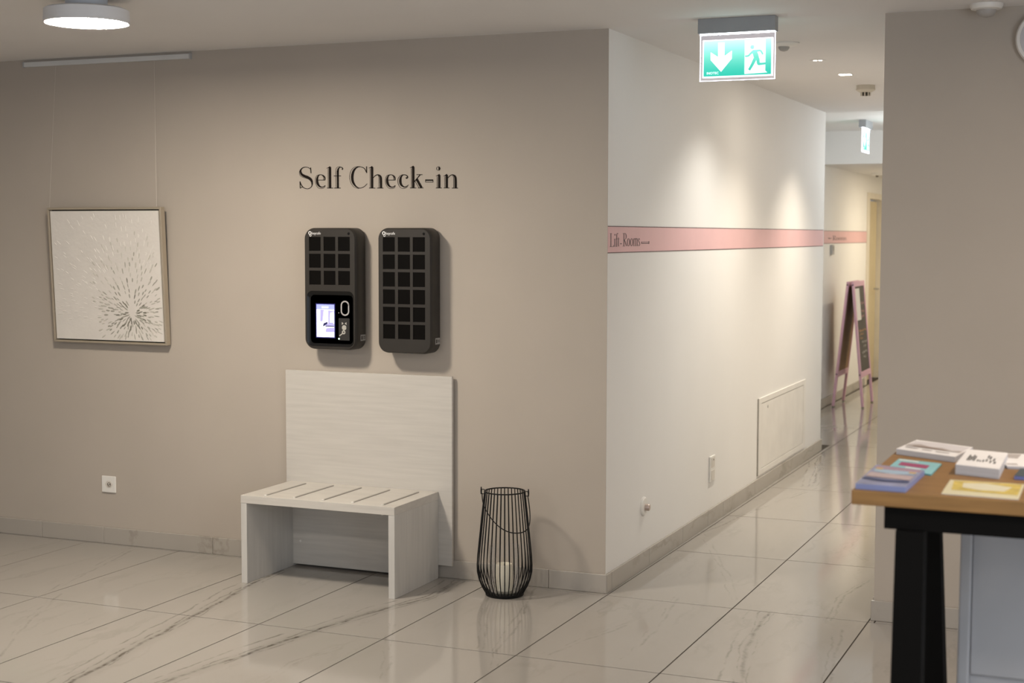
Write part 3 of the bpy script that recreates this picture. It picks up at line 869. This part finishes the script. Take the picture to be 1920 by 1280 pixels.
# ------------------------------------------------------------------ exit signs
M_acry = glass('sign_acrylic', (.9, .9, 1.0), .05, .35)
_nt = M_acry.node_tree                       # light travelling inside the edge-lit sheet
_em = _nt.nodes.new('ShaderNodeEmission'); _em.inputs[0].default_value = (.74, .74, 1.0, 1); _em.inputs[1].default_value = .11
_ad = _nt.nodes.new('ShaderNodeAddShader'); _out = [n for n in _nt.nodes if n.type == 'OUTPUT_MATERIAL'][0]; _mx = [n for n in _nt.nodes if n.type == 'MIX_SHADER'][0]
_nt.links.new(_mx.outputs[0], _ad.inputs[0]); _nt.links.new(_em.outputs[0], _ad.inputs[1]); _nt.links.new(_ad.outputs[0], _out.inputs[0])
def emitter(name, c_top, c_bot, s_top, s_bot, z_top, z_bot):
    """edge-lit sheet: brightest along the edge that the lamps feed"""
    m = bpy.data.materials.new(name); m.use_nodes = True
    nt = m.node_tree; N = nt.nodes; L = nt.links
    b = N['Principled BSDF']
    g = N.new('ShaderNodeNewGeometry'); s = N.new('ShaderNodeSeparateXYZ'); L.new(g.outputs['Position'], s.inputs[0])
    r = N.new('ShaderNodeMapRange'); r.inputs['From Min'].default_value = z_bot; r.inputs['From Max'].default_value = z_top
    L.new(s.outputs['Z'], r.inputs['Value'])
    p = N.new('ShaderNodeMath'); p.operation = 'POWER'; p.inputs[1].default_value = 1.6; L.new(r.outputs[0], p.inputs[0])
    mx = N.new('ShaderNodeMixRGB'); L.new(p.outputs[0], mx.inputs[0]); mx.inputs[1].default_value = (*c_bot, 1); mx.inputs[2].default_value = (*c_top, 1)
    st = N.new('ShaderNodeMapRange'); st.inputs['To Min'].default_value = s_bot; st.inputs['To Max'].default_value = s_top; L.new(p.outputs[0], st.inputs['Value'])
    b.inputs['Base Color'].default_value = (*[c * .5 for c in c_bot], 1)
    b.inputs['Roughness'].default_value = .4
    L.new(mx.outputs[0], b.inputs['Emission Color']); L.new(st.outputs[0], b.inputs['Emission Strength'])
    return m
def exit_sign(P, w, z_top, hh, ph, label, dep, dim=1.0):
    """P(u, d, z): u along the sign, d towards the viewer of its face"""
    t = thing('exit_sign', P(w / 2, 0, z_top), label, 'exit sign', 'exit signs along the corridor')
    def bx(u0, u1, d0, d1, z0, z1):
        return B().hexa([P(u0, d0, z0), P(u1, d0, z0), P(u1, d1, z0), P(u0, d1, z0)], [P(u0, d0, z1), P(u1, d0, z1), P(u1, d1, z1), P(u0, d1, z1)])
    bx(0, w, -dep / 2, dep / 2, z_top - hh, z_top).build('housing', M_greyp, t, bevel=.002)
    zt, zb = z_top - hh, z_top - hh - ph
    ML = mat('sign_led_edge', (.9, .9, 1), .4, emit=(.80, .88, 1.0), estr=65.0)
    pn = bx(.004, w - .004, -.004, .004, zb, zt).build('acrylic_panel', M_acry, t)
    ME = mat('sign_edge_glow', (.9, .9, 1), .4, emit=(.90, .90, 1.0), estr=2.2)
    for (a, c, e, f, mm) in ((.004, w - .004, zt - .004, zt, ML), (.004, w - .004, zb, zb + .002, ME), (.004, .006, zb, zt, ME), (w - .006, w - .004, zb, zt, ME)):
        bx(a, c, -.0042, .0042, e, f).build('lit_edge', mm, pn)
    MW = emitter('sign_white_' + t.name, (1, 1, 1), (.93, 1.0, .97), 3.0 * dim, 1.3 * dim, zt, zb)
    MG = emitter('sign_green_' + t.name, (.75, 1.0, .93), (.03, .58, .44), 2.0 * dim, .95 * dim, zt + .02, zb + .02)
    iu0, iu1, iz0, iz1 = .016, w - .014, zb + .014, zt - .026
    for side in (1, -1):
        bx(iu0, iu1, side * .0042, side * .0050, iz0, iz1).build('sign_sheet', MW, pn)
        gr = bx(iu0 + .006, iu1 - .006, side * .0051, side * .0056, iz0 + .006, iz1 - .004).build('green_field', MG, pn)
    gw, gh = (iu1 - iu0 - .012), (iz1 - iz0 - .010)
    def Q(u, v, d):
        return P(iu0 + .006 + u * gw, .0057 + d * .0005, iz0 + .006 + v * gh)
    def poly(b, pts):
        n = len(pts)
        tri = tessellate_polygon([[Vector((u, v, 0)) for u, v in pts]])
        vs = [Q(u, v, 0) for u, v in pts] + [Q(u, v, 1) for u, v in pts]
        b.add(vs, [tuple(x) for x in tri] + [tuple(i + n for i in x) for x in tri] + [(i, (i + 1) % n, n + (i + 1) % n, n + i) for i in range(n)])
    b = B()
    poly(b, [(.215, .94), (.31, .94), (.31, .56), (.42, .70), (.42, .48), (.262, .12), (.105, .46), (.105, .68), (.215, .54)])
    b.build('arrow', MW, pn)
    b = B()
    poly(b, [(.61, .03), (.61, .97), (.915, .97), (.915, .10), (.945, .05)])
    b.build('door_shape', MW, pn)
    def Q2(u, v, d): return P(iu0 + .006 + u * gw, .0063 + d * .0005, iz0 + .006 + v * gh)
    b = B()
    asp = gw / gh
    def QM(u, v, d): return Q2(u / asp, v, d)
    ribbon(b, [(.722 * asp + .03 * math.cos(a * PI / 8), .775 + .03 * math.sin(a * PI / 8), .06) for a in range(17)], QM)
    for st in ([(.615, .53, .05), (.665, .535, .055), (.70, .60, .06), (.745, .655, .09)], [(.735, .66, .07), (.80, .665, .06), (.845, .66, .055), (.878, .555, .05)],
               [(.75, .66, .13), (.775, .54, .15), (.79, .43, .14)], [(.765, .45, .10), (.725, .29, .085), (.678, .135, .07)], [(.805, .45, .10), (.815, .31, .085), (.835, .295, .07), (.945, .305, .055)]):
        ribbon(b, [(u * asp, v, w_) for u, v, w_ in spline(st, 3)], QM)
    b.build('running_figure', MG, pn)
    ux = Vector(P(1, 0, 0)) - Vector(P(0, 0, 0))
    text_mesh('maker_lettering', 'INOTEC', .015, MW, pn, Q(.045, .055, 0.6), ux, (0, 0, 1), depth=.0003)
    return t
exit_sign(lambda u, d, z: (.455 + u, -.10 - d, z), .341, H, .064, .203, 'green lit exit sign with down arrow hanging at the corridor entrance', .06)
exit_sign(lambda u, d, z: (.075 + d, 6.25 + u, z), .341, H + .03, .064, .203, 'green lit exit sign seen edge on, farther down the corridor', .06, .75)

# ------------------------------------------------------------------ corridor ceiling fittings
def ceil_disc(b, x, y, prof, n=28, z=H):
    return b.lathe([(r, -d) for r, d in prof], (x, y, z), n)
ms = thing('motion_sensor', (.638, .807, H), 'flat round white motion sensor on the ceiling behind the near exit sign', 'sensor')
ceil_disc(B(), .638, .807, [(.062, 0), (.062, .006), (.050, .016), (.030, .020)]).build('cover', M_wp, ms, smooth=True)
ceil_disc(B(), .625, .807, [(.028, .019), (.026, .028), (.018, .038), (.006, .042)]).build('lens', mat('sensor_lens', (.40, .38, .36), .4), ms, smooth=True)
sd = thing('smoke_detector', (.640, 3.06, H), 'round white smoke detector with a dark grille on the corridor ceiling', 'smoke detector')
ceil_disc(B(), .640, 3.06, [(.058, 0), (.058, .020), (.060, .022), (.060, .030), (.040, .042), (.030, .044)]).build('base', mat('detector_cream', (.62, .58, .50), .5), sd, smooth=True)
ceil_disc(B(), .640, 3.06, [(.026, .044), (.026, .062), (.022, .064)]).build('sensor_chamber', mat('chamber_dark', (.05, .045, .035), .5), sd, smooth=True)
for k in range(8):
    a = 2 * PI * k / 8
    B().box(.640 + .0285 * math.cos(a) - .003, .640 + .0285 * math.cos(a) + .003, 3.06 + .0285 * math.sin(a) - .003, 3.06 + .0285 * math.sin(a) + .003, H - .066, H - .043).build('grille_bar', mat('detector_cream', (.62, .58, .50), .5), sd)
M_spot = mat('spot_glow', (.9, .9, .85), .4, emit=(1.0, .90, .74), estr=14.0)
tw = thing('twin_spotlight', (.63, 1.6, H), 'pair of tiny recessed ceiling spots lit in the corridor', 'spotlight')
for x in (.617, .645):
    B().lathe([(.0105, .0), (.0105, -.002), (.008, -.0024)], (x, 1.6, H), 16).build('spot_lens', M_spot, tw)
B().lathe([(.045, .0), (.045, -.0012)], (.631, 1.6, H), 28).build('trim_plate', M_ceil, tw)
dl = thing('downlight', (.641, 2.354, H), 'square recessed ceiling downlight lit between the twin spots and the smoke detector', 'downlight')
B().box(.602, .680, 2.315, 2.393, H - .003, H).build('trim', M_wp, dl, bevel=.001)
B().box(.608, .674, 2.321, 2.387, H - .0042, H - .003).build('lens', M_spot, dl)
light('corridor_spot', 'SPOT', (.63, 1.6, H - .012), 58, (1.0, .96, .88), spot_size=2.2, spot_blend=.8, shadow_soft_size=.03)
for y, e in ((2.354, 88), (3.9, 138)):
    light('corridor_spot', 'SPOT', (.641, y, H - .012), e, WARM, spot_size=1.95, spot_blend=1.0, shadow_soft_size=.035)
light('corridor_glow', 'AREA', (.641, 2.354, H - .012), 3, WARM, shape='DISK', size=.07)
light('passage_fill_light', 'POINT', (.88, 6.1, 2.30), 25, (.90, .96, 1.0), shadow_soft_size=.09)  # unseen point light added to brighten the beam and passage ceiling
for y, z, e, c in ((9.6, ZB - .02, 28, (1.0, .86, .64)), (11.6, ZB - .02, 14, (1.0, .86, .64))):
    light('passage_light', 'AREA', (.62, y, z), e, c, shape='DISK', size=.1)

# detector by the right wall, round white disc high on that wall
cs = thing('ceiling_sensor', (1.657, -.10, H), 'small white domed detector on the lobby ceiling against the right wall', 'sensor')
ceil_disc(B(), 1.657, -.10, [(.066, 0), (.066, .010), (.060, .020), (.040, .024)]).build('cover', M_wp, cs, smooth=True)
ceil_disc(B(), 1.657, -.10, [(.040, .024), (.038, .034), (.030, .046), (.012, .052)]).build('dome', mat('sensor_lens', (.40, .38, .36), .4), cs, smooth=True)
ws = thing('wall_speaker', (1.885, 0, 2.473), 'round white disc high on the right wall, cut by the frame', 'speaker')
B().loft([[(1.885 + r * math.cos(2 * PI * k / 40), -d, 2.473 + r * math.sin(2 * PI * k / 40)) for k in range(40)] for r, d in ((.118, 0), (.118, .03), (.112, .038))]).build('cover', M_wp, ws, smooth=True)
B().loft([[(1.885 + r * math.cos(2 * PI * k / 40), -d, 2.473 + r * math.sin(2 * PI * k / 40)) for k in range(40)] for r, d in ((.100, .037), (.099, .0395))]).build('grille', mat('grille_grey', (.55, .54, .56), .5), ws)

# thermostat and sensor on the far wall
th = thing('thermostat', (XN, 8.24, 1.48), 'small grey thermostat on the far wall under the pink band', 'thermostat')
B().box(XN, XN + .025, 8.19, 8.29, 1.482, 1.578).build('case', mat('thermostat_grey', (.45, .43, .40), .5), th, bevel=.004)
B().box(XN + .025, XN + .027, 8.215, 8.265, 1.52, 1.565).build('display', mat('display_grey', (.25, .24, .22), .4), th)
rs = thing('round_detector', (-.36, 9.7, ZB), 'small round cream detector with a dark eye above the far door', 'sensor')
ceil_disc(B(), -.36, 9.7, [(.055, 0), (.055, .02), (.04, .03)], z=ZB).build('cover', M_wp, rs, smooth=True)
ceil_disc(B(), -.35, 9.68, [(.016, .03), (.014, .045), (.006, .048)], z=ZB).build('eye', mat('eye_brown', (.12, .09, .05), .4), rs, smooth=True)

# ------------------------------------------------------------------ pink A-frame chalkboard
M_pw = mat('pink_painted_wood', (.74, .45, .55), .5, var=.05)
M_slate = mat('chalk_slate', (.085, .075, .062), .75, var=.15)
M_ply = mat('brown_hardboard', (.36, .21, .10), .6, var=.08)
AX, AY0, AY1 = -.32, 8.03, 8.62
cb = thing('chalkboard', (AX, 8.325, 0), 'pink A-frame chalkboard with chalk writing and a pinned white sheet', 'chalkboard')
def leaf(sgn, spread, board_m):
    """one leaf of the A-frame; s runs down from the apex, d out of the leaf"""
    L_ = math.hypot(spread, 1.215)
    dx, dz = sgn * spread / L_, -1.215 / L_
    nx, nz = sgn * 1.215 / L_, spread / L_
    def A(y, s, d): return (AX + sgn * .012 + dx * s + nx * d, y, 1.222 + dz * s + nz * d)
    def bx(y0, y1, s0, s1, d0, d1):
        return B().hexa([A(y0, s1, d0), A(y1, s1, d0), A(y1, s1, d1), A(y0, s1, d1)], [A(y0, s0, d0), A(y1, s0, d0), A(y1, s0, d1), A(y0, s0, d1)])
    fr = bx(AY0, AY0 + .045, 0, L_ - .003, 0, .022).build('leg', M_pw, cb, bevel=.002)
    bx(AY1 - .045, AY1, 0, L_ - .003, 0, .022).build('leg', M_pw, cb, bevel=.002)
    bx(AY0 + .045, AY1 - .045, 0, .05, 0, .022).build('top_rail', M_pw, cb, bevel=.002)
    bx(AY0 + .045, AY1 - .045, .88, .935, 0, .022).build('bottom_rail', M_pw, cb, bevel=.002)
    bd = bx(AY0 + .04, AY1 - .04, .045, .885, .004, .014).build('board', board_m, cb)
    for s in (.03, .905):
        for y in (AY0, ):
            q = A(y, s, .011)
            B().loft([[(q[0] + .007 * math.cos(a * PI / 5), q[1] - d, q[2] + .007 * math.sin(a * PI / 5)) for a in range(10)] for d in (-.001, .002)]).build('bolt', M_black, cb)
    for y in (AY0 + .0225, AY1 - .0225):
        bx(y - .02, y + .02, L_ - .003, L_ + .004, .001, .021).build('rubber_foot', M_black, cb)
    return A, bx, bd
A1, bx1, bd1 = leaf(1, .115, [M_slate])
A2, bx2, bd2 = leaf(-1, .125, [M_ply])
bx1(AY0 + .045, AY0 + .30, .07, .38, .0142, .0158).build('pinned_sheet', mat('paper_white', (.80, .78, .74), .7), bd1)
rc = random.Random(11)
for cname, colr, rows in (('pink_chalk', (.55, .30, .30), [(.22, .26, .50), (.30, .26, .46), (.35, .27, .42)]), ('orange_chalk', (.62, .34, .16), [(.485, .08, .50), (.52, .10, .34), (.555, .12, .28)]), ('white_chalk', (.62, .60, .55), [(.60, .20, .48), (.645, .27, .40), (.70, .16, .46), (.745, .24, .36)])):
    b = B()
    for s, y0, y1 in rows:
        y = y0
        while y < y1:
            wd = rc.uniform(.014, .03)
            pts = [(AY0 + .04 + y + wd * k / 4, s + rc.uniform(-.014, .014), .0045) for k in range(5)]
            ribbon(b, spline(pts, 3), lambda u, v, d: A1(u, v, .0141 + d * .0004))
            y += wd + rc.uniform(.004, .02)
    b.build('chalk_writing', mat(cname, colr, .8), bd1)

# ------------------------------------------------------------------ high table with leaflets
TZ = 1.05
TX0, TX1, TY0, TY1 = 1.629, 3.35, -2.842, -2.10
M_oak = mat('oiled_oak', (.255, .135, .045), .5, spec=.3, var=.16, scale=4.0, stretch=(1.5, 16, 16))
M_blackw = mat('black_painted_wood', (.005, .0045, .004), .7, spec=.06)
tbl = thing('high_table', ((TX0 + TX1) / 2, (TY0 + TY1) / 2, 0), 'high table with oak top and black trestle legs at the right edge', 'table')
B().box(TX0, TX1, TY0, TY1, TZ - .036, TZ).build('table_top', M_oak, tbl, bevel=.003)
B().box(1.705, TX1 - .08, -2.815, -2.775, .955, TZ - .036).build('rail', M_blackw, tbl, bevel=.002)
B().box(1.705, TX1 - .08, -2.165, -2.125, .955, TZ - .036).build('rail', M_blackw, tbl, bevel=.002)
for tx in (1.735, TX1 - .19):
    B().box(tx - .03, tx + .10, TY0 + .03, TY1 - .03, .955, TZ - .0365).build('trestle_cap', M_blackw, tbl, bevel=.002)
    for y0, y1 in ((-2.80, -2.87), (-2.50, -2.22)):
        w = .068
        zt_ = .956
        B().hexa([(tx, y1 - .045, 0), (tx + w + .01, y1 - .045, 0), (tx + w + .01, y1 + .045, 0), (tx, y1 + .045, 0)],
                 [(tx, y0 - .03, zt_), (tx + w, y0 - .03, zt_), (tx + w, y0 + .03, zt_), (tx, y0 + .03, zt_)]).build('leg', M_blackw, tbl, bevel=.002)
    B().box(tx + .02, tx + .05, -2.80, -2.26, .30, .36).build('stretcher', M_blackw, tbl, bevel=.002)

M_paper = mat('leaflet_paper', (.80, .78, .77), .55)
M_pedge = mat('paper_edges', (.52, .52, .55), .7, var=.1, scale=3, stretch=(1, 1, 200))
def leaflet(name, quad, h, label, top_m, side_m=None, prints=()):
    """stack of paper lying on the table: quad is far-left, far-right, near-right, near-left"""
    z0 = TZ + .0004
    cx = sum(q[0] for q in quad) / 4; cy = sum(q[1] for q in quad) / 4
    t = thing(name, (cx, cy, TZ), label, 'leaflet', 'leaflets on the high table')
    q = [quad[3], quad[2], quad[1], quad[0]]
    B().hexa([(x, y, z0) for x, y in q], [(x, y, z0 + h - .001) for x, y in q]).build('pages', side_m or M_pedge, t)
    cover = B().hexa([(x, y, z0 + h - .001) for x, y in q], [(x, y, z0 + h) for x, y in q]).build('cover', top_m, t)
    fl, fr_, nr, nl = [Vector((*p, 0)) for p in quad]
    def T_(u, v, d):
        a = fl.lerp(fr_, u); c = nl.lerp(nr, u); p = a.lerp(c, v)
        return (p.x, p.y, z0 + h + .0002 + d * .0003)
    for pi_, (pname, m, polys) in enumerate(prints):
        b = B()
        for pts in polys:
            n = len(pts)
            tri = tessellate_polygon([[Vector((u, v, 0)) for u, v in pts]])
            b.add([T_(u, v, pi_ * 1.5) for u, v in pts] + [T_(u, v, pi_ * 1.5 + 1) for u, v in pts], [tuple(x) for x in tri] + [tuple(i + n for i in x) for x in tri] + [(i, (i + 1) % n, n + (i + 1) % n, n + i) for i in range(n)])
        b.build(pname, m, cover)
    return t
def rect(u0, v0, u1, v1): return [(u0, v0), (u1, v0), (u1, v1), (u0, v1)]
gry = mat('print_grey', (.42, .38, .36), .6); brn = mat('print_brown', (.26, .20, .17), .6); blk = mat('print_black', (.03, .03, .03), .6)
leaflet('brochure_stack', [(1.668, -1.975), (1.838, -2.07), (1.812, -2.285), (1.640, -2.19)], .016, 'white brochure stack with a grey mountain panorama at the back of the table', M_paper, None,
        [('sky_print', mat('print_haze', (.62, .59, .60), .6), [[(.03, .15), (.45, .04), (.97, .1), (.97, .5), (.03, .5)]]), ('panorama_print', gry, [[(.03, .5), (.2, .36), (.4, .5), (.6, .44), (.8, .56), (.97, .5), (.97, .66), (.03, .66)]]), ('dark_print', brn, [[(.15, .56), (.4, .5), (.7, .58), (.8, .66), (.15, .64)]]), ('caption', gry, [rect(.08, .76, .3, .80), rect(.38, .78, .55, .82), rect(.62, .80, .85, .84)])])
leaflet('booklet', [(1.664, -2.300), (1.784, -2.345), (1.781, -2.545), (1.660, -2.480)], .004, 'teal booklet with a magenta block between the white and the blue brochures', mat('teal_cover', (.24, .50, .53), .5), mat('teal_edge', (.12, .42, .48), .6),
        [('magenta_print', mat('print_magenta', (.33, .05, .14), .5), [rect(.14, .30, .80, .62)]), ('pale_print', mat('print_pale', (.66, .72, .70), .5), [rect(.04, .08, .5, .18), rect(.35, .70, .7, .85)])])
M_bluec = mat('blue_cover', (.26, .27, .40), .45, var=.2, scale=14)
leaflet('brochure', [(1.634, -2.50), (1.765, -2.545), (1.758, -2.832), (1.636, -2.826)], .014, 'glossy blue and mauve brochure at the front left corner of the table', M_bluec, mat('blue_edges', (.20, .23, .42), .5),
        [('mauve_print', mat('print_mauve', (.36, .24, .30), .5), [rect(.05, .05, .95, .2)]), ('sky_print', mat('print_sky', (.33, .45, .56), .5), [[(.05, .22), (.95, .2), (.9, .36), (.5, .42), (.1, .36)]]), ('gold_print', mat('print_gold', (.55, .36, .14), .5), [rect(.08, .16, .22, .24), rect(.78, .22, .92, .30)]), ('rose_print', mat('print_rose', (.46, .36, .36), .5), [[(.05, .42), (.95, .44), (.95, .68), (.05, .64)]]), ('navy_print', mat('print_navy', (.03, .05, .14), .5), [[(.03, .70), (.5, .76), (.97, .74), (.97, .80), (.5, .83), (.03, .76)]])])
leaflet('leaflet_pile', [(1.836, -2.19), (1.945, -2.22), (1.949, -2.530), (1.836, -2.490)], .026, 'thick white leaflet pile with bold black print in the middle of the table', M_paper, None,
        [('bold_print', blk, [rect(.16, .36, .20, .70), rect(.215, .44, .25, .70), rect(.265, .34, .30, .66), rect(.315, .40, .35, .70), rect(.40, .60, .44, .70), rect(.46, .62, .50, .70), rect(.53, .58, .57, .70), rect(.60, .28, .64, .44), rect(.60, .52, .64, .66), rect(.66, .34, .70, .52), rect(.70, .58, .74, .72), rect(.76, .44, .80, .60), rect(.80, .62, .85, .74)])])
leaflet('yellow_leaflet', [(1.836, -2.60), (2.016, -2.60), (2.018, -2.828), (1.840, -2.818)], .002, 'yellow and cream leaflet lying at the front edge of the table', mat('cream_cover', (.66, .60, .40), .5), M_paper,
        [('yellow_print', mat('print_yellow', (.58, .44, .10), .5, var=.25, scale=30), [[(.06, .06), (.97, .04), (.97, .78), (.1, .72)]]), ('pale_print', mat('print_cream', (.70, .65, .47), .5), [[(.2, .2), (.5, .14), (.86, .3), (.78, .6), (.45, .62), (.22, .5)]])])
leaflet('white_leaflet', [(1.875, -2.115), (2.035, -2.085), (2.06, -2.33), (1.955, -2.345)], .008, 'white and grey leaflet behind the bold printed pile', M_paper, None,
        [('grey_print', gry, [[(.05, .05), (.6, .05), (.45, .4), (.1, .3)], rect(.05, .8, .3, .9)])])
leaflet('dark_leaflet', [(1.990, -2.39), (2.10, -2.40), (2.11, -2.53), (1.985, -2.52)], .010, 'dark green and blue leaflet at the right frame edge on the table', mat('dark_cover', (.05, .07, .08), .4), mat('blue_edge', (.14, .16, .38), .5))

# ------------------------------------------------------------------ white chair beyond the table
M_chair = mat('white_lacquer', (.42, .42, .435), .35)
ch = thing('chair', (2.05, -2.10, 0), 'white chair with a solid back standing under the oak table', 'chair')
for x in (1.832, 2.236):
    B().hexa([(x, -2.33, 0), (x + .032, -2.33, 0), (x + .032, -2.29, 0), (x, -2.29, 0)], [(x + .002, -2.31, .88), (x + .034, -2.31, .88), (x + .034, -2.27, .88), (x + .002, -2.27, .88)]).build('leg', M_chair, ch, bevel=.006, segs=3)
B().box(1.866, 2.238, -2.298, -2.284, .467, .88).build('backrest', M_chair, ch, bevel=.004)
B().box(1.84, 2.26, -2.28, -1.86, .425, .465).build('seat', M_chair, ch, bevel=.006)
for x in (1.845, 2.223):
    B().box(x, x + .032, -1.90, -1.868, 0, .425).build('leg', M_chair, ch, bevel=.004)
B().box(1.93, 1.972, -2.20, -2.16, 0, .425).build('grey_post', mat('grey_metal_post', (.17, .17, .18), .4, .5), ch)
